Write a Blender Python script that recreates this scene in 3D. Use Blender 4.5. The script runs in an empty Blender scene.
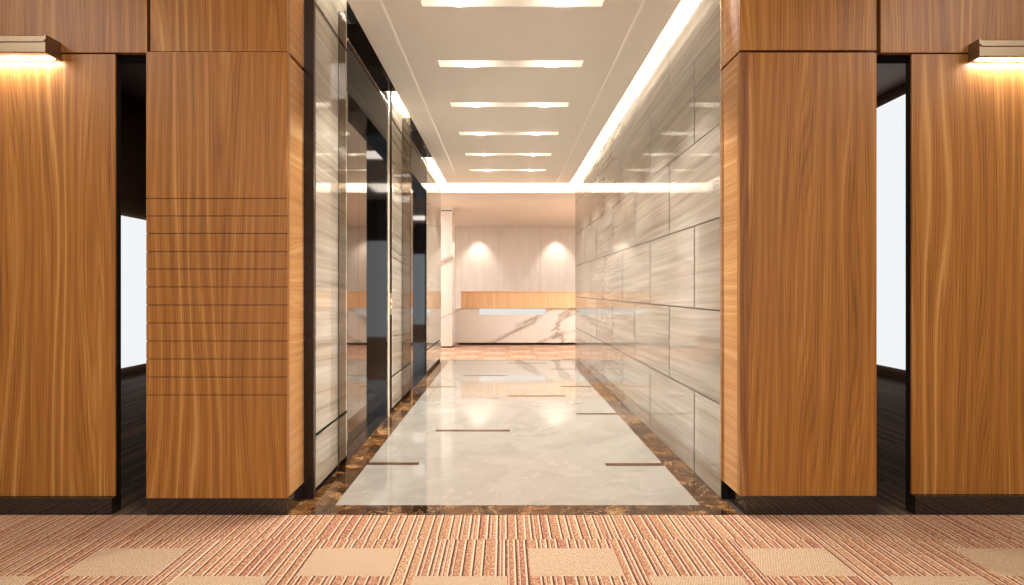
import bpy, bmesh, math, random
from mathutils import Vector, Matrix
random.seed(4)
S = bpy.context.scene
COL = S.collection
S.view_settings.view_transform = 'Standard'
S.view_settings.look = 'None'
S.view_settings.gamma = 1
S.view_settings.use_curve_mapping = False
S.view_settings.exposure = 0.22

# ------------------------------------------------------------------ node helpers
class NT:
    def __init__(s, name):
        s.m = bpy.data.materials.new(name); s.m.use_nodes = True
        s.t = s.m.node_tree; s.t.nodes.clear()
        s.out = s.t.nodes.new('ShaderNodeOutputMaterial')
    def n(s, typ, **kw):
        nd = s.t.nodes.new(typ)
        for k, v in kw.items():
            if hasattr(nd, k): setattr(nd, k, v)
        return nd
    def lk(s, a, b): s.t.links.new(a, b)
    def put(s, sock, v):
        if hasattr(v, 'links') or hasattr(v, 'is_linked'): s.lk(v, sock)
        else: sock.default_value = v
    def math(s, op, a, b=None, c=None):
        nd = s.n('ShaderNodeMath', operation=op)
        s.put(nd.inputs[0], a)
        if b is not None: s.put(nd.inputs[1], b)
        if c is not None: s.put(nd.inputs[2], c)
        return nd.outputs[0]
    def add(s, a, b): return s.math('ADD', a, b)
    def mul(s, a, b): return s.math('MULTIPLY', a, b)
    def xyz(s, coord):
        nd = s.n('ShaderNodeSeparateXYZ'); s.lk(coord, nd.inputs[0]); return nd.outputs
    def vec(s, x, y, z):
        nd = s.n('ShaderNodeCombineXYZ')
        for i, v in enumerate((x, y, z)): s.put(nd.inputs[i], v)
        return nd.outputs[0]
    def obj(s): return s.n('ShaderNodeTexCoord').outputs['Object']
    def pos(s): return s.n('ShaderNodeNewGeometry').outputs['Position']
    def rnd(s): return s.n('ShaderNodeObjectInfo').outputs['Random']
    def noise(s, v, scale=1.0, detail=2.0, rough=0.5, dist=0.0):
        nd = s.n('ShaderNodeTexNoise'); s.lk(v, nd.inputs['Vector'])
        nd.inputs['Scale'].default_value = scale; nd.inputs['Detail'].default_value = detail
        nd.inputs['Roughness'].default_value = rough; nd.inputs['Distortion'].default_value = dist
        return nd.outputs['Fac']
    def white(s, v):
        nd = s.n('ShaderNodeTexWhiteNoise', noise_dimensions='3D'); s.lk(v, nd.inputs['Vector']); return nd.outputs['Value']
    def ramp(s, f, stops, interp='LINEAR'):
        nd = s.n('ShaderNodeValToRGB'); r = nd.color_ramp; r.interpolation = interp
        while len(r.elements) < len(stops): r.elements.new(0.5)
        for e, (p, c) in zip(r.elements, stops):
            e.position = p; e.color = (*c, 1)
        s.put(nd.inputs[0], f); return nd.outputs[0]
    def mix(s, f, a, b, blend='MIX'):
        nd = s.n('ShaderNodeMix', data_type='RGBA', blend_type=blend)
        s.put(nd.inputs[0], f)
        for sock, v in ((nd.inputs[6], a), (nd.inputs[7], b)):
            s.put(sock, (*v, 1) if isinstance(v, tuple) and len(v) == 3 else v)
        return nd.outputs[2]
    def bump(s, h, strength=0.2, dist=0.01):
        nd = s.n('ShaderNodeBump'); s.lk(h, nd.inputs['Height'])
        nd.inputs['Strength'].default_value = strength; nd.inputs['Distance'].default_value = dist
        return nd.outputs[0]
    def done(s, color, rough=0.5, metal=0.0, ior=1.5, normal=None, coat=0.0, trans=0.0, emit=None, estr=0.0):
        p = s.n('ShaderNodeBsdfPrincipled')
        s.put(p.inputs['Base Color'], (*color, 1) if isinstance(color, tuple) and len(color) == 3 else color)
        s.put(p.inputs['Roughness'], rough); p.inputs['Metallic'].default_value = metal
        p.inputs['IOR'].default_value = ior; p.inputs['Coat Weight'].default_value = coat
        p.inputs['Coat Roughness'].default_value = 0.03
        p.inputs['Transmission Weight'].default_value = trans
        if normal is not None: s.lk(normal, p.inputs['Normal'])
        if emit is not None:
            p.inputs['Emission Color'].default_value = (*emit, 1); p.inputs['Emission Strength'].default_value = estr
        s.lk(p.outputs[0], s.out.inputs[0]); return s.m

def srgb(r, g, b):
    return tuple((c / 255 / 12.92) if c / 255 <= 0.04045 else ((c / 255 + 0.055) / 1.055) ** 2.4 for c in (r, g, b))

def plain(name, c, rough=0.5, grain=0.0, gscale=200.0, **kw):
    t = NT(name)
    if grain:
        f = t.noise(t.obj(), gscale, 2)
        c2 = tuple(max(0, x * (1 - grain)) for x in c); c1 = tuple(x * (1 + grain) for x in c)
        return t.done(t.mix(f, c2, c1), rough, **kw)
    return t.done(c, rough, **kw)

def wood(name, stops, rough=0.38, horiz=False):
    t = NT(name)
    x, y, z = t.xyz(t.obj())
    r = t.rnd()
    u = t.add(t.add(x, y), t.mul(r, 13.0))
    if horiz: u, z = t.add(z, t.mul(r, 13.0)), t.add(t.add(x, y), t.mul(r, 7.0))
    z = t.add(z, t.mul(r, 31.0))
    low = t.noise(t.vec(t.mul(u, 2.6), 0.0, t.mul(z, 0.22)), 1, 2.0, 0.5)
    ph = t.add(t.mul(low, 26.0), t.mul(u, 42.0))
    sw = t.math('POWER', t.math('ABSOLUTE', t.math('SINE', ph)), 2.0)
    ph2 = t.add(t.mul(low, 110.0), t.mul(u, 210.0))
    sw2 = t.math('ABSOLUTE', t.math('SINE', ph2))
    fine = t.noise(t.vec(t.mul(t.add(u, t.mul(low, 0.06)), 135.0), 0.0, t.mul(z, 1.5)), 1, 2, 0.75)
    broad = t.noise(t.vec(t.mul(t.add(u, t.mul(low, 0.25)), 9.0), 2.0, t.mul(z, 0.12)), 1, 2)
    f = t.add(t.add(t.mul(sw, 0.09), t.mul(sw2, 0.11)), t.add(t.mul(fine, 0.56), t.mul(broad, 0.26)))
    c = t.ramp(f, stops)
    hi = t.math('POWER', sw, 10.0)
    lw = t.ramp(t.noise(t.vec(t.mul(t.add(u, t.mul(low, 0.4)), 5.0), 5.0, t.mul(z, 0.10)), 1, 1), [(0.52, (0, 0, 0)), (0.64, (1, 1, 1))])
    c = t.mix(t.mul(t.mul(hi, lw), 0.6), c, stops[-1][1])
    return t.done(c, rough, normal=t.bump(fine, 0.05, 0.002), ior=1.4)

M = {}
M['wood'] = wood('oak_veneer', [(0.30, srgb(98, 57, 19)), (0.44, srgb(138, 87, 33)), (0.58, srgb(160, 104, 43)), (0.82, srgb(198, 148, 84))])
M['wood_side'] = wood('oak_veneer_cross_grain', [(0.30, srgb(158, 106, 56)), (0.48, srgb(182, 128, 74)), (0.66, srgb(200, 150, 96)), (0.9, srgb(218, 178, 128))], horiz=True)
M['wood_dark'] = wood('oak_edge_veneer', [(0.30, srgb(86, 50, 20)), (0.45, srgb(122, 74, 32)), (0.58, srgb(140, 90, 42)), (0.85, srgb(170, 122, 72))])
M['wood_desk'] = wood('oak_desk_veneer', [(0.30, srgb(206, 156, 108)), (0.50, srgb(222, 178, 132)), (0.72, srgb(232, 196, 154)), (1.0, srgb(240, 212, 176))])

def stone(name, base, dark, light, joints=False, y0=3.56, rough=0.06, ior=1.5, bw=1.28, rh=0.54):
    """vein-cut stone, veins run along the wall (Y); polished"""
    t = NT(name)
    x, y, z = t.xyz(t.pos())
    seed = 0.0
    if joints:
        br = t.n('ShaderNodeTexBrick', offset=0.5, offset_frequency=2, squash=1.0)
        t.lk(t.vec(t.mul(t.math('SUBTRACT', y, y0), 0.4), z, 0.0), br.inputs['Vector'])
        br.inputs['Scale'].default_value = 1.0
        br.inputs['Color1'].default_value = (0, 0, 0, 1); br.inputs['Color2'].default_value = (1, 1, 1, 1)
        br.inputs['Mortar Size'].default_value = 0.0042; br.inputs['Mortar Smooth'].default_value = 0.0
        br.inputs['Brick Width'].default_value = bw*0.4; br.inputs['Row Height'].default_value = rh
        sep = t.n('ShaderNodeSeparateColor'); t.lk(br.outputs['Color'], sep.inputs[0])
        seed = t.mul(sep.outputs[0], 9.0)
    yy = t.add(t.add(y, x), seed)
    zz = t.add(z, t.mul(yy, 0.035))
    zz = t.add(zz, t.mul(t.noise(t.vec(t.mul(yy, 0.5), 0.0, t.mul(z, 1.2)), 1, 1), 0.08))
    n1 = t.noise(t.vec(t.mul(yy, 0.55), seed, t.mul(zz, 15.0)), 1, 2, 0.55)
    n2 = t.noise(t.vec(t.mul(yy, 0.7), seed, t.mul(zz, 44.0)), 1, 1, 0.5)
    n3 = t.noise(t.vec(t.mul(yy, 0.4), seed, t.mul(zz, 4.5)), 1, 2, 0.5)
    f = t.add(t.add(t.mul(n1, 0.52), t.mul(n2, 0.28)), t.mul(n3, 0.30))
    c = t.ramp(f, [(0.38, dark), (0.55, base), (0.72, light)])
    if joints:
        c = t.mix(br.outputs['Fac'], c, srgb(58, 46, 36))
        return t.done(c, t.add(t.mul(br.outputs['Fac'], 0.5), rough), ior=ior)
    return t.done(c, rough, ior=ior)

M['stone_right'] = stone('grey_wood_vein_marble_tiles', srgb(150, 140, 126), srgb(126, 115, 101), srgb(166, 157, 144), True, rough=0.05, ior=1.52)
M['stone_left'] = stone('pale_vein_marble_panels', srgb(166, 155, 138), srgb(132, 119, 101), srgb(188, 179, 164), rough=0.05, ior=1.6)

def cream_floor():
    t = NT('cream_marble_floor')
    p = t.pos()
    d = t.noise(p, 1.3, 4, 0.6)
    q = t.n('ShaderNodeVectorMath', operation='ADD'); t.lk(p, q.inputs[0])
    t.lk(t.vec(d, t.mul(d, 1.7), 0.0), q.inputs[1])
    n = t.noise(q.outputs[0], 2.2, 6, 0.62)
    vein = t.math('ABSOLUTE', t.math('SUBTRACT', t.noise(q.outputs[0], 1.1, 5, 0.6), 0.5))
    vm = t.ramp(vein, [(0.0, (1, 1, 1)), (0.010, (0, 0, 0))])
    c = t.ramp(n, [(0.3, srgb(129, 123, 113)), (0.5, srgb(139, 133, 123)), (0.72, srgb(149, 143, 133))])
    c = t.mix(t.mul(vm, 0.22), c, srgb(176, 170, 159))
    return t.done(c, 0.045, ior=1.5)
M['cream'] = cream_floor()

def emperador():
    t = NT('dark_brown_veined_marble')
    p = t.pos()
    d = t.noise(p, 3.0, 4, 0.6)
    q = t.n('ShaderNodeVectorMath', operation='ADD'); t.lk(p, q.inputs[0])
    t.lk(t.vec(t.mul(d, 0.9), t.mul(t.noise(p, 5.0, 4, 0.6), 0.8), 0.0), q.inputs[1])
    patch = t.noise(q.outputs[0], 4.2, 3, 0.55)
    vo = t.n('ShaderNodeTexVoronoi', feature='DISTANCE_TO_EDGE'); t.lk(q.outputs[0], vo.inputs['Vector']); vo.inputs['Scale'].default_value = 8.5
    vm = t.ramp(vo.outputs['Distance'], [(0.0, (1, 1, 1)), (0.055, (0, 0, 0))])
    c = t.ramp(patch, [(0.36, srgb(30, 16, 9)), (0.50, srgb(60, 34, 18)), (0.58, srgb(98, 64, 33)), (0.72, srgb(146, 108, 66))])
    c = t.mix(t.mul(t.mul(vm, 0.75), t.ramp(t.noise(p, 6.0, 2), [(0.42, (0, 0, 0)), (0.6, (1, 1, 1))])), c, srgb(166, 132, 88))
    return t.done(c, 0.05, ior=1.45)
M['emperador'] = emperador()

M['inlay'] = plain('brown_marble_inlay', srgb(72, 44, 24), 0.22, 0.35, 14, ior=1.3)

def carpet(name, tint=1.0):
    t = NT(name)
    x, y, z = t.xyz(t.pos())
    U = t.math('DIVIDE', t.math('SUBTRACT', x, 0.107), 0.985)
    V = t.math('DIVIDE', t.math('SUBTRACT', y, 2.395), 0.965)
    u = t.math('FRACT', U); v = t.math('FRACT', V)
    def inside(a, lo, hi): return t.mul(t.math('GREATER_THAN', a, lo), t.math('LESS_THAN', a, hi))
    A = t.mul(t.math('LESS_THAN', u, 0.40), inside(v, 0.30, 0.60))
    B = t.mul(t.mul(inside(u, 0.50, 0.90), t.math('LESS_THAN', v, 0.30)), t.math('GREATER_THAN', t.math('ABSOLUTE', t.math('SUBTRACT', y, 3.5)), 0.3))
    blk = t.math('MAXIMUM', A, B)
    row = t.math('FLOOR', t.add(t.mul(V, 2.0), 0.58))
    colm = t.math('FLOOR', t.mul(U, 2.0))
    jit = t.mul(t.white(t.vec(row, colm, 3.0)), 0.05)
    q = t.mul(t.add(x, jit), 21.0)
    pid = t.math('FLOOR', q); p = t.math('FRACT', q)
    r1 = t.white(t.vec(pid, row, 1.0)); r2 = t.white(t.vec(pid, row, 5.0)); r3 = t.white(t.vec(t.math('FLOOR', t.mul(q, 2.0)), row, 9.0))
    p = t.math('SUBTRACT', p, t.mul(r1, 0.35))
    fill = t.ramp(r3, [(0.0, srgb(158, 113, 83)), (0.40, srgb(166, 126, 95)), (0.66, srgb(172, 136, 105)), (0.86, srgb(146, 94, 74))], 'CONSTANT')
    # flecks and looped pile
    fl = t.noise(t.vec(t.mul(x, 120.0), t.mul(y, 60.0), 0.0), 1, 1, 0.6)
    c = fill
    c = t.mix(t.mul(t.ramp(fl, [(0.36, (1, 1, 1)), (0.52, (0, 0, 0))]), 0.60), c, srgb(118, 74, 54))
    c = t.mix(t.mul(t.ramp(fl, [(0.52, (0, 0, 0)), (0.66, (1, 1, 1))]), 0.55), c, srgb(204, 166, 130))
    c = t.mix(inside(p, 0.04, 0.20), c, srgb(208, 178, 152))
    c = t.mix(inside(p, 0.20, 0.36), c, srgb(70, 42, 30))
    c = t.mix(t.mul(inside(p, 0.50, 0.60), t.math('GREATER_THAN', r2, 0.45)), c, srgb(204, 170, 142))
    c = t.mix(t.mul(inside(p, 0.60, 0.67), t.math('GREATER_THAN', r2, 0.5)), c, srgb(96, 60, 46))
    c = t.mix(t.mul(t.ramp(fl, [(0.42, (1, 1, 1)), (0.60, (0, 0, 0))]), 0.25), c, srgb(110, 70, 52))
    weave = t.mul(t.math('SINE', t.mul(t.add(x, t.mul(y, 0.25)), 480.0)), t.math('SINE', t.mul(t.math('SUBTRACT', y, t.mul(x, 0.25)), 330.0)))
    bc = t.ramp(t.add(t.mul(weave, 0.35), t.mul(fl, 1.0)), [(0.15, srgb(142, 117, 93)), (0.5, srgb(168, 141, 113)), (0.85, srgb(190, 165, 138))])
    c = t.mix(blk, c, bc)
    if tint != 1.0: c = t.mix(1.0, c, (tint, tint * 0.92, tint * 0.82), 'MULTIPLY')
    return t.done(c, 0.95, normal=t.bump(t.add(fl, t.mul(weave, 0.3)), 0.35, 0.004), ior=1.3)
M['carpet'] = carpet('striped_carpet_tiles')
def shaded_carpet():
    t = NT('shaded_striped_carpet')  # carpet stripes in darkened colours, painting in the shade of the side rooms
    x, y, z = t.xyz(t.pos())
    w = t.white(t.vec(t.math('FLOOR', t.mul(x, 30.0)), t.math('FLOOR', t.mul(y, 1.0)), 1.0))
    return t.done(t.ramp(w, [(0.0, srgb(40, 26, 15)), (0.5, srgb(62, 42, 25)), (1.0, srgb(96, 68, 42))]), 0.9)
M['shaded_carpet'] = shaded_carpet()

def white_marble():
    t = NT('white_marble_with_bold_veins')
    p = t.pos()
    x, y, z = t.xyz(p)
    q = t.vec(t.mul(x, 0.75), 0.0, t.add(t.mul(z, 1.5), t.mul(x, -0.75)))
    d = t.noise(q, 1.6, 4, 0.6)
    nf = t.noise(t.vec(t.add(t.mul(x, 0.30), t.mul(d, 0.6)), 8.3, t.add(t.mul(z, 1.4), t.mul(x, -0.60))), 0.9, 4, 0.5)
    v = t.math('ABSOLUTE', t.math('SUBTRACT', nf, 0.5))
    vm = t.ramp(v, [(0.0, (1, 1, 1)), (0.010, (0.5, 0.5, 0.5)), (0.035, (0, 0, 0))])
    c = t.mix(t.mul(vm, 0.75), srgb(224, 214, 202), srgb(140, 118, 94))
    return t.done(c, 0.12)
M['white_marble'] = white_marble()

def lobby_wall():
    t = NT('beige_lobby_panelling')
    x, y, z = t.xyz(t.pos())
    j = t.math('LESS_THAN', t.math('FRACT', t.math('DIVIDE', t.add(x, 0.2), 1.15)), 0.012)
    f = t.noise(t.vec(t.mul(x, 8.0), 0.0, t.mul(z, 1.0)), 1, 2)
    c = t.ramp(f, [(0.3, srgb(214, 202, 188)), (0.7, srgb(222, 211, 199))])
    return t.done(t.mix(t.mul(j, 0.5), c, srgb(176, 154, 132)), 0.5)
M['lobby_wall'] = lobby_wall()
M['ceiling'] = plain('beige_painted_ceiling', srgb(250, 243, 233), 0.6, 0.02, 6)
M['lobby_ceiling'] = plain('warm_white_lobby_ceiling', srgb(232, 223, 212), 0.6, 0.01, 6)
M['white_paint'] = plain('white_cove_paint', srgb(240, 234, 224), 0.6, 0.01, 5)
M['header_glass'] = plain('black_header_glass', (0.007, 0.006, 0.005), 0.04, 0.02, 3, ior=1.10)
M['black_glass'] = plain('black_polished_glass', (0.006, 0.005, 0.005), 0.03, 0.02, 3, ior=2.1)
M['black_metal'] = plain('black_metal', (0.014, 0.010, 0.008), 0.22, 0.1, 60, ior=1.6)
M['plinth'] = plain('black_gloss_plinth', (0.010, 0.008, 0.007), 0.06, 0.1, 60, ior=1.75)
M['bronze'] = plain('dark_bronze_metal', srgb(44, 32, 24), 0.22, 0.05, 40, metal=0.3)
M['door_steel'] = plain('bronze_mirror_steel', srgb(124, 110, 94), 0.05, 0.02, 30, metal=1.0)
M['steel'] = plain('brushed_champagne_steel', srgb(205, 184, 156), 0.24, 0.05, 120, metal=1.0)
M['sconce'] = plain('brushed_nickel', srgb(142, 125, 103), 0.42, 0.06, 90, metal=0.9)
M['groove'] = plain('dark_joint', srgb(30, 22, 17), 0.85, ior=1.2, grain=0.05, gscale=40)
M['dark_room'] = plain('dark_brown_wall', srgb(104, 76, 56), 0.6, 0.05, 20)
M['foyer_wall'] = plain('beige_foyer_wall', srgb(190, 172, 150), 0.6, 0.02, 8)
M['dark_glass_wall'] = plain('dark_back_wall', srgb(26, 22, 20), 0.3, 0.05, 8)
M['pale_strip'] = plain('pale_metal_ceiling_strip', srgb(246, 236, 220), 0.35, 0.02, 30)
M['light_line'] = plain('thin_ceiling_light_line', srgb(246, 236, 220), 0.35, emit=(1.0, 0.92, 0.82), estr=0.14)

def tinted_glass():
    t = NT('smoked_glass')
    g = t.n('ShaderNodeBsdfTransparent'); g.inputs[0].default_value = (0.55, 0.50, 0.44, 1)
    gl = t.n('ShaderNodeBsdfGlossy'); gl.inputs['Roughness'].default_value = 0.02
    fr = t.n('ShaderNodeFresnel'); fr.inputs[0].default_value = 1.6
    mx = t.n('ShaderNodeMixShader'); t.lk(fr.outputs[0], mx.inputs[0]); t.lk(g.outputs[0], mx.inputs[1]); t.lk(gl.outputs[0], mx.inputs[2])
    t.lk(mx.outputs[0], t.out.inputs[0]); return t.m
M['glass'] = tinted_glass()

def emission(name, c, s):
    t = NT(name); e = t.n('ShaderNodeEmission')
    e.inputs[0].default_value = (*c, 1); e.inputs[1].default_value = s
    t.lk(e.outputs[0], t.out.inputs[0]); return t.m
WARM = (1.0, 0.80, 0.58)
M['trough_lamp'] = emission('trough_lamp_glow', (1.0, 0.93, 0.84), 7.0)
M['daylight'] = emission('white_backlit_glass', (0.96, 0.98, 1.0), 0.80)
M['day_window'] = emission('daylight_sky', (0.84, 0.92, 1.0), 1.65)
M['sconce_lamp'] = emission('sconce_lamp_glow', (1.0, 0.96, 0.92), 80.0)
M['desk_led'] = emission('desk_led_glow', (1.0, 0.94, 0.87), 0.72)

# ------------------------------------------------------------------ geometry helpers
def new_bm(): return bmesh.new()
def box(bm, x0, x1, y0, y1, z0, z1, bev=0.0, mi=0):
    vs = [bm.verts.new(c) for c in ((x0,y0,z0),(x1,y0,z0),(x1,y1,z0),(x0,y1,z0),(x0,y0,z1),(x1,y0,z1),(x1,y1,z1),(x0,y1,z1))]
    fs = []
    for q in ((3,2,1,0),(4,5,6,7),(0,1,5,4),(1,2,6,5),(2,3,7,6),(3,0,4,7)):
        f = bm.faces.new([vs[i] for i in q]); f.material_index = mi; fs.append(f)
    if bev > 0:
        es = list({e for f in fs for e in f.edges})
        r = bmesh.ops.bevel(bm, geom=es, offset=bev, segments=2, affect='EDGES', profile=0.5)
        for f in r['faces']: f.material_index = mi
def prism_x(bm, prof, x0, x1, mi=0):
    """closed (y,z) profile swept along X"""
    a = [bm.verts.new((x0, y, z)) for y, z in prof]; b = [bm.verts.new((x1, y, z)) for y, z in prof]
    n = len(prof)
    fs = [bm.faces.new(a), bm.faces.new(b)]
    for i in range(n): fs.append(bm.faces.new((a[i], a[(i+1) % n], b[(i+1) % n], b[i])))
    for f in fs: f.material_index = mi
    bmesh.ops.recalc_face_normals(bm, faces=fs)
def cyl(bm, c, axis, r, h, seg=24, mi=0):
    c = Vector(c); ax = Vector(axis).normalized()
    t1 = ax.orthogonal().normalized(); t2 = ax.cross(t1)
    rings = []
    for k in (0, 1):
        rings.append([bm.verts.new(c + ax*h*k + (t1*math.cos(2*math.pi*i/seg) + t2*math.sin(2*math.pi*i/seg))*r) for i in range(seg)])
    fs = [bm.faces.new(rings[0][::-1]), bm.faces.new(rings[1])]
    for i in range(seg): fs.append(bm.faces.new((rings[0][i], rings[0][(i+1)%seg], rings[1][(i+1)%seg], rings[1][i])))
    for f in fs: f.material_index = mi
    bmesh.ops.recalc_face_normals(bm, faces=fs)
def link(name, bm, mats, parent=None, label=None):
    me = bpy.data.meshes.new(name); bm.to_mesh(me); bm.free()
    for m in (mats if isinstance(mats, (list, tuple)) else [mats]): me.materials.append(m)
    o = bpy.data.objects.new(name, me); COL.objects.link(o)
    if parent is not None: o.parent = parent
    if label: o['label'] = label
    return o
def tag(o, label, cat, group=None):
    o['label'] = label; o['category'] = cat
    if group: o['group'] = group
    return o
def thing(name, loc, label, cat, group=None):
    o = bpy.data.objects.new(name, None); COL.objects.link(o); o.location = loc; o.empty_display_size = 0.1
    return tag(o, label, cat, group)
def struct(name, bm, mats, label=None):
    o = link(name, bm, mats); o['kind'] = 'structure'
    if label: o['label'] = label
    return o
def copy_tree(o, parent=None):
    c = o.copy(); COL.objects.link(c)
    if parent is not None: c.parent = parent
    for ch in [k for k in bpy.data.objects if k.parent == o]: copy_tree(ch, c)
    return c
def sbox(name, mats, *b, label=None):
    bm = new_bm(); box(bm, *b); return struct(name, bm, mats, label)
def pbox(name, parent, mat, *b, bev=0.0, label=None):
    bm = new_bm(); box(bm, *b, bev=bev); return link(name, bm, mat, parent, label)

CAMZ = 1.2
FY = 3.413                       # where carpet meets the corridor
XL, XR = -1.104, 1.242           # corridor walls
YE = 11.04                       # corridor end
ZC = 3.06                        # corridor ceiling
ZT = 3.50                        # upper slab

# ------------------------------------------------------------------ camera
cam = bpy.data.cameras.new('camera'); co = bpy.data.objects.new('camera', cam); COL.objects.link(co)
co.location = (0, 0, CAMZ); co.rotation_euler = (math.pi/2, 0, 0)
cam.sensor_width = 36; cam.lens = 640/1024*36
cam.shift_x = 7/1024; cam.shift_y = -2.5/1024
cam.clip_start = 0.05
S.camera = co

# ------------------------------------------------------------------ the shell
def floor_carpet():
    bm = new_bm(); box(bm, -5.6, 5.6, -4.3, FY, -0.05, 0.0)
    o = struct('floor', bm, M['carpet'], 'striped red and tan carpet tiles with plain beige blocks')
    bm = new_bm(); box(bm, -5.2, 5.2, 10.97, 17.4, -0.05, 0.0)
    o2 = struct('floor.001', bm, M['carpet'], 'striped carpet of the reception area at the far end')
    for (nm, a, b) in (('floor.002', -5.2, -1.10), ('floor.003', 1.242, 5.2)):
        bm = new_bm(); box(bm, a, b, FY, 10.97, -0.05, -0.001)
        struct(nm, bm, M['shaded_carpet'], 'carpet with shade painted into its colour, in the unlit space behind the ' + ('left' if a < 0 else 'right') + ' wood panels')
floor_carpet()

# corridor floor: cream slab, brown border, brown inlay strips
bm = new_bm(); box(bm, -0.948, 1.088, 3.57, 10.86, -0.05, 0.0)
cf = struct('floor.004', bm, M['cream'], 'polished cream marble corridor floor')
bm = new_bm()
box(bm, -1.30, 1.252, FY, 3.57, -0.05, 0.0); box(bm, -1.30, 1.252, 10.86, 10.97, -0.05, 0.0)
box(bm, -1.30, -0.948, 3.57, 10.86, -0.05, 0.0); box(bm, 1.088, 1.252, 3.57, 10.86, -0.05, 0.0)
struct('trim_1', bm, M['emperador'], 'dark brown veined marble border around the cream floor')
inlays = [(-0.948, -0.595, 4.42), (0.69, 1.088, 4.40), (-0.59, 0.04, 5.46), (0.69, 1.088, 6.20), (0.04, 0.68, 7.25), (-0.948, -0.595, 7.93),
          (0.69, 1.088, 7.95), (-0.59, 0.03, 8.98), (0.69, 1.088, 9.72), (0.04, 0.68, 10.5)]
for a, b, y in inlays:
    bm = new_bm(); box(bm, a, b, y - 0.032, y + 0.032, -0.01, 0.0015)
    link('inlay_strip', bm, M['inlay'], cf)

# right marble wall
sbox('wall_right', M['stone_right'], XR, 1.40, 3.685, 11.298, 0.0, ZT, label='polished grey vein marble tiled wall')
# thin bright metal edge where marble meets the wood pier
sbox('trim_2', M['steel'], XR - 0.003, XR + 0.009, 3.674, 3.684, 0.10, ZT, label='thin metal edge of the marble wall')

sbox('trim_13', M['groove'], XR + 0.001, XR + 0.042, 3.674, 3.684, 0.0, 0.10, label='black base under the end of the marble wall')
# left marble wall in three bays
def left_bay(name, y0, y1, label):
    bm = new_bm()
    x0, x1 = -1.29, XL
    for (a, b) in ((0.045, 0.338), (0.362, 2.858), (2.882, ZT)): box(bm, x0, x1, y0, y1, a, b, mi=0)
    for (a, b) in ((0.0, 0.045), (0.338, 0.362), (2.858, 2.882)): box(bm, x0, x1 - 0.015, y0, y1, a, b, mi=1)
    return struct(name, bm, [M['stone_left'], M['groove']], label)
left_bay('wall_left', 3.735, 4.466, 'pale vein marble panel before the first elevator')
left_bay('wall_left.001', 6.264, 7.466, 'pale vein marble panel between the two elevators')
left_bay('wall_left.002', 9.05, YE, 'pale vein marble panel after the second elevator')
bm = new_bm(); box(bm, -1.45, -1.30, 3.735, YE, 0, ZT)
struct('wall_left.003', bm, M['groove'], 'wall behind the elevators')
# steel strip and black reveal beside the first elevator
M['pale_jamb'] = plain('pale_stone_jamb', srgb(214, 200, 178), 0.25, 0.05, 20)
sbox('trim_3', M['pale_jamb'], -1.29, XL - 0.002, 6.06, 6.133, 0.0, ZT, label='pale strip beside the first elevator')
bm = new_bm(); box(bm, -1.29, XL - 0.004, 6.135, 6.262, 0.0, ZT)
struct('trim_4', bm, M['groove'], 'dark vertical recess beside the marble panel')
# dark post at the left corner
sbox('trim_5', M['bronze'], -1.45, XL - 0.002, 3.70, 3.733, 0.0, ZT, label='dark bronze corner post at the left of the corridor mouth')

# corridor ceiling with six slots
TROUGH = [4.12, 5.26, 6.42, 7.60, 8.77, 9.92]      # slot centres
SX0, SX1, SW = -0.546, 0.640, 0.08
bm = new_bm()
box(bm, -1.015, SX0, FY + 0.05, 11.17, ZC, ZC + 0.06); box(bm, SX1, 1.129, FY + 0.05, 11.17, ZC, ZC + 0.06)
ys = [FY + 0.05] + [v for t in TROUGH for v in (t - SW, t + SW)] + [11.17]
for i in range(0, len(ys), 2): box(bm, SX0, SX1, ys[i], ys[i+1], ZC, ZC + 0.06)
struct('ceiling', bm, M['ceiling'], 'dropped beige corridor ceiling')
sbox('ceiling.001', M['white_paint'], -1.45, 1.40, FY + 0.05, 11.45, ZT, ZT + 0.08, label='white cove above the dropped ceiling')
sbox('trim_6', M['light_line'], -0.808, -0.792, FY + 0.05, 10.0, ZC - 0.003, ZC, label='thin pale line along the left of the ceiling')
sbox('trim_7', M['light_line'], 0.888, 0.902, FY + 0.05, 11.1, ZC - 0.003, ZC, label='thin pale line along the right of the ceiling')
# header at the far end, lobby shell
sbox('wall_back', M['white_paint'], -1.45, 1.40, 11.30, 11.44, 2.92, ZT, label='bright cove header at the far end of the corridor')
sbox('ceiling.002', M['lobby_ceiling'], -5.2, 5.2, 11.45, 17.4, 2.92, 3.0, label='smooth ceiling of the reception area')
sbox('wall_back.001', M['lobby_wall'], -5.2, 5.2, 17.4, 17.5, 0, 3.0, label='beige panelled wall behind the reception desk')
sbox('wall_left.004', M['lobby_wall'], -5.3, -5.2, 10.97, 17.5, 0, 3.0)
sbox('wall_right.001', M['lobby_wall'], 5.2, 5.3, 10.97, 17.5, 0, 3.0)
sbox('wall_front', M['lobby_wall'], -5.2, -1.46, 10.97, 11.09, 0, 3.0)
sbox('wall_front.001', M['lobby_wall'], 1.405, 5.2, 10.97, 11.09, 0, 3.0)

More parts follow.
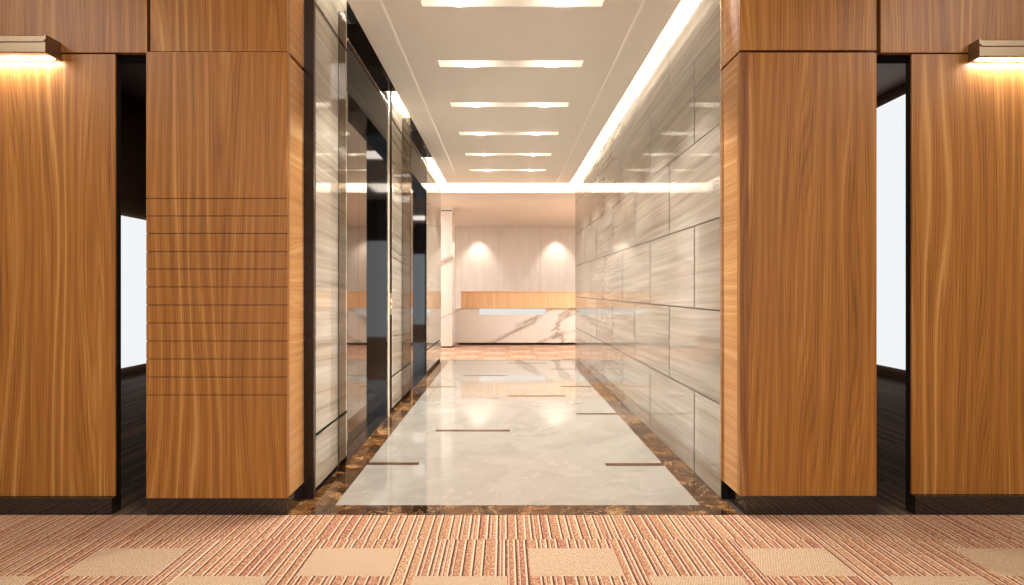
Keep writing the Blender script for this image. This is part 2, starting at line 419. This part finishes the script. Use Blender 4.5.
# side rooms behind the wood panels: dark, with a white backlit wall
for sgn, nm in ((-1, 'left'), (1, 'right')):
    X = 5.2*sgn
    a, b = sorted((X, X + 0.1*sgn))
    k = {-1: ('wall_left.005', 'wall_back.002', 'ceiling.003', 'wall_left.006'), 1: ('wall_right.002', 'wall_back.003', 'ceiling.004', 'wall_right.003')}[sgn]
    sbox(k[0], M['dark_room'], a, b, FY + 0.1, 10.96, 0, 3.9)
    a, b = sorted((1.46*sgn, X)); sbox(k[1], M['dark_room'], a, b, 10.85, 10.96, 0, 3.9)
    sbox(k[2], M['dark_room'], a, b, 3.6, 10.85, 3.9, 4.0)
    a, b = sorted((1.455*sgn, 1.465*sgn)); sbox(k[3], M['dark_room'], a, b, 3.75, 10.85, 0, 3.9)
bm = new_bm(); box(bm, -5.195, -5.15, 7.7, 9.9, 0.15, 2.20)
w = struct('window_1', bm, M['daylight'], 'white backlit glass seen through the left gap')
bm = new_bm(); box(bm, 5.15, 5.195, 7.6, 9.7, 0.17, 3.72)
w = struct('window_2', bm, M['daylight'], 'white backlit glass seen through the right gap')

# foyer behind the camera
sbox('wall_left.007', M['foyer_wall'], -5.7, -5.6, -4.4, 3.52, 0, ZT)
sbox('wall_right.004', M['foyer_wall'], 5.6, 5.7, -4.4, 3.52, 0, ZT)
sbox('ceiling.005', M['ceiling'], -5.7, 5.7, -4.4, FY + 0.04, ZT, ZT + 0.1)
bm = new_bm()
box(bm, -5.6, 5.6, -4.4, -4.3, 2.45, ZT)
box(bm, -5.6, -4.6, -4.4, -4.3, 0.0, 2.45); box(bm, 4.6, 5.6, -4.4, -4.3, 0.0, 2.45)
struct('wall_front.002', bm, M['dark_glass_wall'], 'dark wall behind the camera')
bm = new_bm(); box(bm, -4.6, 4.6, -4.42, -4.38, 0.0, 2.45)
struct('window_3', bm, M['day_window'], 'wide daylight window behind the camera')
# the ends of the wood front, and the lintel over the corridor mouth
sbox('wall_left.008', M['foyer_wall'], -5.6, -3.42, FY + 0.04, 3.56, 0, ZT)
sbox('wall_right.005', M['foyer_wall'], 3.42, 5.6, FY + 0.04, 3.56, 0, ZT)
sbox('trim_8', M['wood_side'], -1.155, 1.25, FY, FY + 0.045, ZC, ZT, label='wood lintel over the corridor mouth')

# ------------------------------------------------------------------ wood panels
ZS = 2.472        # seam between lower and overhead panels
GAP = 0.011
# left pier, grooved
t = thing('wood_pier', (-1.54, FY, 0), 'wood pier with eleven thin horizontal grooves, left of the corridor mouth', 'wood panel', 'wood piers beside the corridor mouth')
x0, x1 = -1.913 + 1.54, -1.162 + 1.54
zb = 0.09
bm = new_bm()
gz = [CAMZ + (290 - yy)/640*FY for yy in (198.5, 216, 233.5, 251.5, 269, 287, 305, 323, 341, 359, 377, 395)]
prof = [(0.0, zb)]
for g in sorted(gz): prof += [(0.0, g - 0.003), (0.007, g - 0.003), (0.007, g + 0.003), (0.0, g + 0.003)]
prof += [(0.0, ZS - 0.002), (0.04, ZS - 0.002), (0.04, zb)]
prism_x(bm, prof, x0, x1)
link('front_panel', bm, M['wood'], t, 'vertical grained oak face with thin horizontal grooves')
pbox('side_panel', t, M['wood_side'], x1 - 0.04, x1, 0.0405, 0.285, zb, ZS - GAP, label='paler oak return facing the corridor')
pbox('plinth', t, M['plinth'], x0, x1 + 0.0, 0.003, 0.285, 0.0, zb - 0.001, label='black gloss plinth')
t['label'] = 'wood pier with a stack of thin horizontal grooves, left of the corridor mouth'
# right pier, plain
t = thing('wood_pier', (1.62, FY, 0), 'plain ungrooved wood pier at the right of the corridor mouth', 'wood panel', 'wood piers beside the corridor mouth')
x0, x1 = 1.253 - 1.62, 1.982 - 1.62
zb = 0.102
pbox('front_panel', t, M['wood'], x0, x1, 0, 0.04, zb, ZS - GAP/2, bev=0.001, label='vertical grained oak face')
pbox('side_panel', t, M['wood_side'], x0, x0 + 0.04, 0.0405, 0.262, zb, ZS - GAP/2, label='paler oak return facing the corridor')
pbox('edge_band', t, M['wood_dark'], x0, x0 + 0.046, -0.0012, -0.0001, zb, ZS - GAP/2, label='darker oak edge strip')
pbox('plinth', t, M['plinth'], x0 + 0.03, x1, 0.003, 0.262, 0.0, zb - 0.001, label='black gloss plinth')
# outer panels
def outer(xa, xb, label, zb):
    y = 3.452
    t = thing('wall_cladding', ((xa + xb)/2, y, 0), label, 'wood panel', 'tall wood panels beside the dark gaps')
    h = abs(xb - xa)/2
    pbox('front_panel', t, M['wood'], -h, h, 0, 0.012, zb, ZS, bev=0.001, label='vertical grained oak face')
    pbox('edge_core', t, M['black_metal'], -h + 0.001, h - 0.001, 0.0125, 0.055, zb, ZS, label='black panel edge')
    pbox('plinth', t, M['plinth'], -h, h, -0.03, 0.055, 0.0, zb - 0.001, label='black gloss plinth')
outer(-3.42, -2.103, 'tall wood panel under the wall light at the far left, beside a dark gap', 0.088)
outer(2.194, 3.42, 'tall wood panel under the wall light at the far right, beside a dark gap', 0.098)
# overhead panels
def over(xa, xb, y, label, side=None):
    t = thing('overhead_panel', ((xa + xb)/2, y, ZS), label, 'wood panel', 'overhead wood panels')
    h = (xb - xa)/2
    pbox('front_panel', t, M['wood'], -h, h, 0, 0.04, GAP*0.7 if side != 'L' else 0.001, ZT - ZS - 0.002, bev=0.001)
    if side == 'L': pbox('side_panel', t, M['wood_side'], h - 0.04, h, 0.0405, 0.285, GAP, ZT - ZS - 0.002, label='paler oak return facing the corridor')
    if side == 'R': pbox('side_panel', t, M['wood_side'], -h, -h + 0.04, 0.0405, 0.262, GAP, ZT - ZS - 0.002, label='paler oak return facing the corridor')
over(-3.42, -1.928, 3.448, 'overhead wood panel above the left wall light and dark gap')
over(-1.892, -1.162, FY, 'overhead wood panel above the grooved wood pier', 'L')
over(1.253, 1.982, FY, 'overhead wood panel above the plain wood pier', 'R')
over(2.024, 3.42, 3.448, 'overhead wood panel above the right wall light and dark gap')
# dark backing over the gaps (behind the seams only)
sbox('trim_9', M['groove'], -3.42, -1.93, 3.512, 3.56, 2.46, 3.9)
sbox('trim_10', M['groove'], 2.0, 3.42, 3.512, 3.56, 2.46, 3.9)
sbox('trim_11', M['dark_room'], -1.905, -1.21, 3.47, 3.56, 2.40, ZT)
sbox('trim_12', M['dark_room'], 1.30, 1.97, 3.47, 3.56, 2.40, ZT)

# ------------------------------------------------------------------ wall lights
def sconce(xa, xb, inner, depth, zt, label):
    """horizontal bar light; inner = +1 when its visible end faces +X"""
    y = 3.4515
    t = thing('wall_light', ((xa + xb)/2, y, zt - 0.09), label, 'wall light', 'bar wall lights on the wood panels')
    h = (xb - xa)/2
    bm = new_bm()
    d = -depth
    prism_x(bm, [(-0.001, 0.0), (d + 0.004, 0.0), (d, 0.004), (d, 0.052), (d - 0.006, 0.056), (d - 0.006, 0.062), (d + 0.004, 0.066), (d + 0.004, 0.088), (d + 0.008, 0.092), (-0.001, 0.092)], -h + 0.008, h - 0.008)
    link('body', bm, M['sconce'], t)
    for s in (-1, 1):
        bm = new_bm()
        xa_, xb_ = sorted((s*(h - 0.0075), s*h))
        prism_x(bm, [(-0.001, -0.002), (d - 0.004, -0.002), (d - 0.004, 0.054), (d - 0.009, 0.058), (d - 0.002, 0.068), (d - 0.002, 0.094), (-0.001, 0.094)], xa_, xb_)
        link('end_cap', bm, M['sconce'], t)
    pbox('lamp_strip', t, M['sconce_lamp'], -h + 0.02, h - 0.02, -0.050, -0.022, -0.003, -0.0005, label='glowing strip under the bar')
sconce(-3.30, -2.392, 1, 0.118, 1.2 + 1.327, 'brushed metal bar light glowing on the wood panel at far left')
sconce(2.496, 3.30, -1, 0.082, 1.2 + 1.318, 'brushed metal bar light glowing on the wood panel at far right')

# ------------------------------------------------------------------ elevators
def elevator():
    t = thing('elevator', (XL, 5.23, 0), 'nearer of the two black framed elevators in the left wall', 'elevator', 'elevators along the left wall')
    h = 0.76
    D = 0.096
    # header, black glass up to the cove
    bm = new_bm(); box(bm, -0.18, 0.0, -h, h, 2.59, ZT - 0.002, bev=0.002)
    box(bm, 0.0005, XL*-1 - 1.018, -h, h, ZC - 0.001, ZC + 0.12)
    link('header', bm, M['header_glass'], t, 'black glass header')
    pbox('header_trim', t, M['steel'], 0.0005, 0.006, -h, h, 2.945, 2.957)
    pbox('jamb', t, M['black_glass'], -0.18, 0.0, -h, -h + 0.03, 0.0, 2.588, label='black glass side of the frame')
    pbox('jamb', t, M['black_glass'], -0.18, 0.0, h - 0.002, h + 0.045, 0.0, 2.588, label='black glass side of the frame')
    for a, b in ((-h + 0.031, 0.0085), (0.0115, h - 0.003)):
        pbox('door', t, M['door_steel'], -D - 0.03, -D, a, b, 0.012, 2.588, bev=0.0015, label='mirror bronze sliding door leaf')
    pbox('sill', t, M['black_metal'], -0.18, -0.002, -h + 0.031, h - 0.003, 0.0005, 0.010, label='dark metal threshold')
    return t
e1 = elevator()
e2 = copy_tree(e1)
e2.location.y = 8.23
e2['label'] = 'farther of the two black framed elevators, near the reception end'
for y, w, lab in ((4.24, 0.050, 'narrow smoked glass fin standing out from the marble before the nearer elevator'), (6.86, 0.096, 'narrow smoked glass fin standing out from the marble between the elevators')):
    t = thing('glass_fin', (XL, y, 0), lab, 'glass fin', 'smoked glass fins along the left wall')
    pbox('pane', t, M['glass'], 0.0045, w, -0.005, 0.005, 0.012, 3.045)
    pbox('channel', t, M['black_metal'], 0.0005, 0.004, -0.008, 0.008, 0.001, 3.045, label='thin dark fixing channel')
    pbox('shoe', t, M['black_metal'], 0.0045, w, -0.008, 0.008, 0.001, 0.0115, label='dark metal foot')
# call panel on the steel strip
t = thing('call_panel', (XL, 6.19, 0.96), 'small elevator call plate on the marble beside the nearer elevator', 'call panel')
pbox('plate', t, M['steel'], -0.03, 0.004, -0.05, 0.05, 0.0, 0.21, bev=0.002)
for z in (0.075, 0.135):
    bm = new_bm(); cyl(bm, (0.004, 0, z), (1, 0, 0), 0.016, 0.004); link('button', bm, M['pale_strip'], t)

# ------------------------------------------------------------------ ceiling trough lights
names = ['nearest to the wood piers', 'second from the wood piers', 'third from the wood piers', 'fourth from the wood piers', 'fifth from the wood piers', 'farthest, nearest the reception end']
def trough():
    t = thing('trough_light', (0, TROUGH[0], ZC), '', 'ceiling light', 'recessed slot lights in the corridor ceiling')
    bm = new_bm()
    w, hh, th = SW, 0.15, 0.006
    box(bm, SX0 - th, SX1 + th, -w - th, w + th, hh, hh + th)
    box(bm, SX0 - th, SX1 + th, -w - th, -w, 0.061, hh); box(bm, SX0 - th, SX1 + th, w, w + th, 0.061, hh)
    box(bm, SX0 - th, SX0, -w, w, 0.061, hh); box(bm, SX1, SX1 + th, -w, w, 0.061, hh)
    # liner of the slot
    e = 0.004
    box(bm, SX0, SX1, -w, -w + e, -0.001, 0.061); box(bm, SX0, SX1, w - e, w, -0.001, 0.061)
    box(bm, SX0, SX0 + e, -w + e, w - e, -0.001, 0.061); box(bm, SX1 - e, SX1, -w + e, w - e, -0.001, 0.061)
    link('housing', bm, M['white_paint'], t)
    L = SX1 - SX0
    for f in (0.22, 0.79):
        c = SX0 + L*f
        pbox('lamp', t, M['trough_lamp'], c - 0.15, c + 0.15, -0.045, 0.045, hh - 0.02, hh - 0.001, label='glowing lamp')
    return t
t0 = trough()
for i, y in enumerate(TROUGH):
    t = t0 if i == 0 else copy_tree(t0)
    t.location.y = y
    t['label'] = 'recessed slot light in the corridor ceiling, ' + names[i]

# ------------------------------------------------------------------ reception desk and pillar
t = thing('reception_desk', (0.6, 14.35, 0), 'white marble reception desk with a pale wood counter band at the far end', 'reception desk')
pbox('base', t, M['groove'], -1.62, 2.4, 0.04, 0.6, 0.0, 0.05, label='dark recessed base')
pbox('marble_front', t, M['white_marble'], -1.69, 2.4, -0.42, 0.55, 0.05, 0.80, bev=0.003, label='white marble front with grey gold veins')
pbox('counter_band', t, M['wood_desk'], -1.56, 2.4, -0.45, 0.55, 0.802, 1.15, bev=0.004, label='vertical grained pale wood band')
pbox('counter_top', t, M['wood_desk'], -1.57, 2.41, -0.46, 0.56, 1.151, 1.175, bev=0.004)
pbox('light_strip', t, M['desk_led'], -1.16, 0.28, -0.4235, -0.4205, 0.66, 0.795, label='glowing white light strip')
bm = new_bm(); box(bm, -1.55, -1.095, 13.30, 13.90, 0.03, 2.842); box(bm, -1.54, -1.105, 13.31, 13.90, 0, 0.03, mi=1); box(bm, -1.54, -1.105, 13.32, 13.90, 2.842, 2.862, mi=1); box(bm, -1.55, -1.095, 13.30, 13.90, 2.862, 2.919, mi=2)
struct('wall_left.009', bm, [M['white_marble'], M['groove'], M['lobby_ceiling']], 'white veined marble pillar left of the reception desk')

# ------------------------------------------------------------------ lights
def area(name, loc, rot, sx, sy, power, color, spread=math.pi):
    l = bpy.data.lights.new(name, 'AREA'); l.shape = 'RECTANGLE'; l.size = sx; l.size_y = sy
    l.energy = power; l.color = color; l.spread = spread
    o = bpy.data.objects.new(name, l); COL.objects.link(o); o.location = loc; o.rotation_euler = rot; return o
def aim(o, d): o.rotation_euler = Vector(d).to_track_quat('-Z', 'Y').to_euler()
# cove strips: sit on the dropped ceiling's edge, shine on the wall
LY = (FY + 0.1 + 11.1)/2; LL = 11.1 - FY - 0.1
COVE = (1.0, 0.94, 0.85)
def cove(name, loc, d, length, along, power):
    o = area(name, loc, (0, 0, 0), 0.03, length, power, COVE)
    d = Vector(d).normalized(); al = Vector(along).normalized()
    z = -d; y = al; x = y.cross(z)
    m = Matrix((x, y, z)).transposed().to_4x4(); m.translation = Vector(loc); o.matrix_world = m
    return o
cove('cove_strip_right', (1.112, LY, ZC + 0.20), (1, 0, -0.6), LL, (0, 1, 0), 62)
for y0, y1, p in ((3.50, 4.40, 6), (6.06, 7.42, 11), (9.10, 11.12, 11)):
    cove('cove_strip_left', (-0.998, (y0 + y1)/2, ZC + 0.20), (-1, 0, -1.1), y1 - y0, (0, 1, 0), p*(y1 - y0))
cove('cove_strip_end', (0.05, 11.15, ZC + 0.18), (0, 1, -0.35), 2.1, (1, 0, 0), 36)
# unseen area lights added over the foyer as fill, no fittings
for x in (-3.6, 0.0, 3.6):
    for y in (-2.4, 1.4):
        area('foyer_fill', (x, y, ZT - 0.01), (0, 0, 0), 1.2, 1.2, 48, (1.0, 0.95, 0.87))
def spot(name, loc, d, power, color, deg, blend, size):
    l = bpy.data.lights.new(name, 'SPOT'); l.energy = power; l.color = color; l.spot_size = math.radians(deg); l.spot_blend = blend; l.shadow_soft_size = size
    o = bpy.data.objects.new(name, l); COL.objects.link(o); o.location = loc; aim(o, d)
# two downlights inside every ceiling slot
for y in TROUGH:
    for f in (0.22, 0.79):
        spot('slot_downlight', (SX0 + (SX1 - SX0)*f, y, ZC + 0.065), (0, 0, -1), 150, (1.0, 0.975, 0.93), 98, 0.35, 0.02)
# unseen fill lights added to either side of reception, and two wall washers
for x in (-3.2, 3.4):
    area('reception_fill', (x, 12.8, 2.91), (0, 0, 0), 2.0, 2.5, 250, (0.98, 0.98, 1.0))
for x in (-0.72, 1.38):
    spot('wall_washer', (x, 17.05, 2.91), (0, 0.10, -1), 70, (1.0, 0.96, 0.89), 78, 0.7, 0.03)
# weak fill lights added behind the wood panels to lift the dark gaps
for x in (-3.4, 3.4):
    area('back_room_fill', (x, 6.2, 3.7), (0, 0, 0), 0.6, 0.6, 22, (1.0, 0.88, 0.74))

w = bpy.data.worlds.new('World'); S.world = w; w.use_nodes = True
w.node_tree.nodes['Background'].inputs[0].default_value = (1.0, 0.86, 0.72, 1); w.node_tree.nodes['Background'].inputs[1].default_value = 0.05
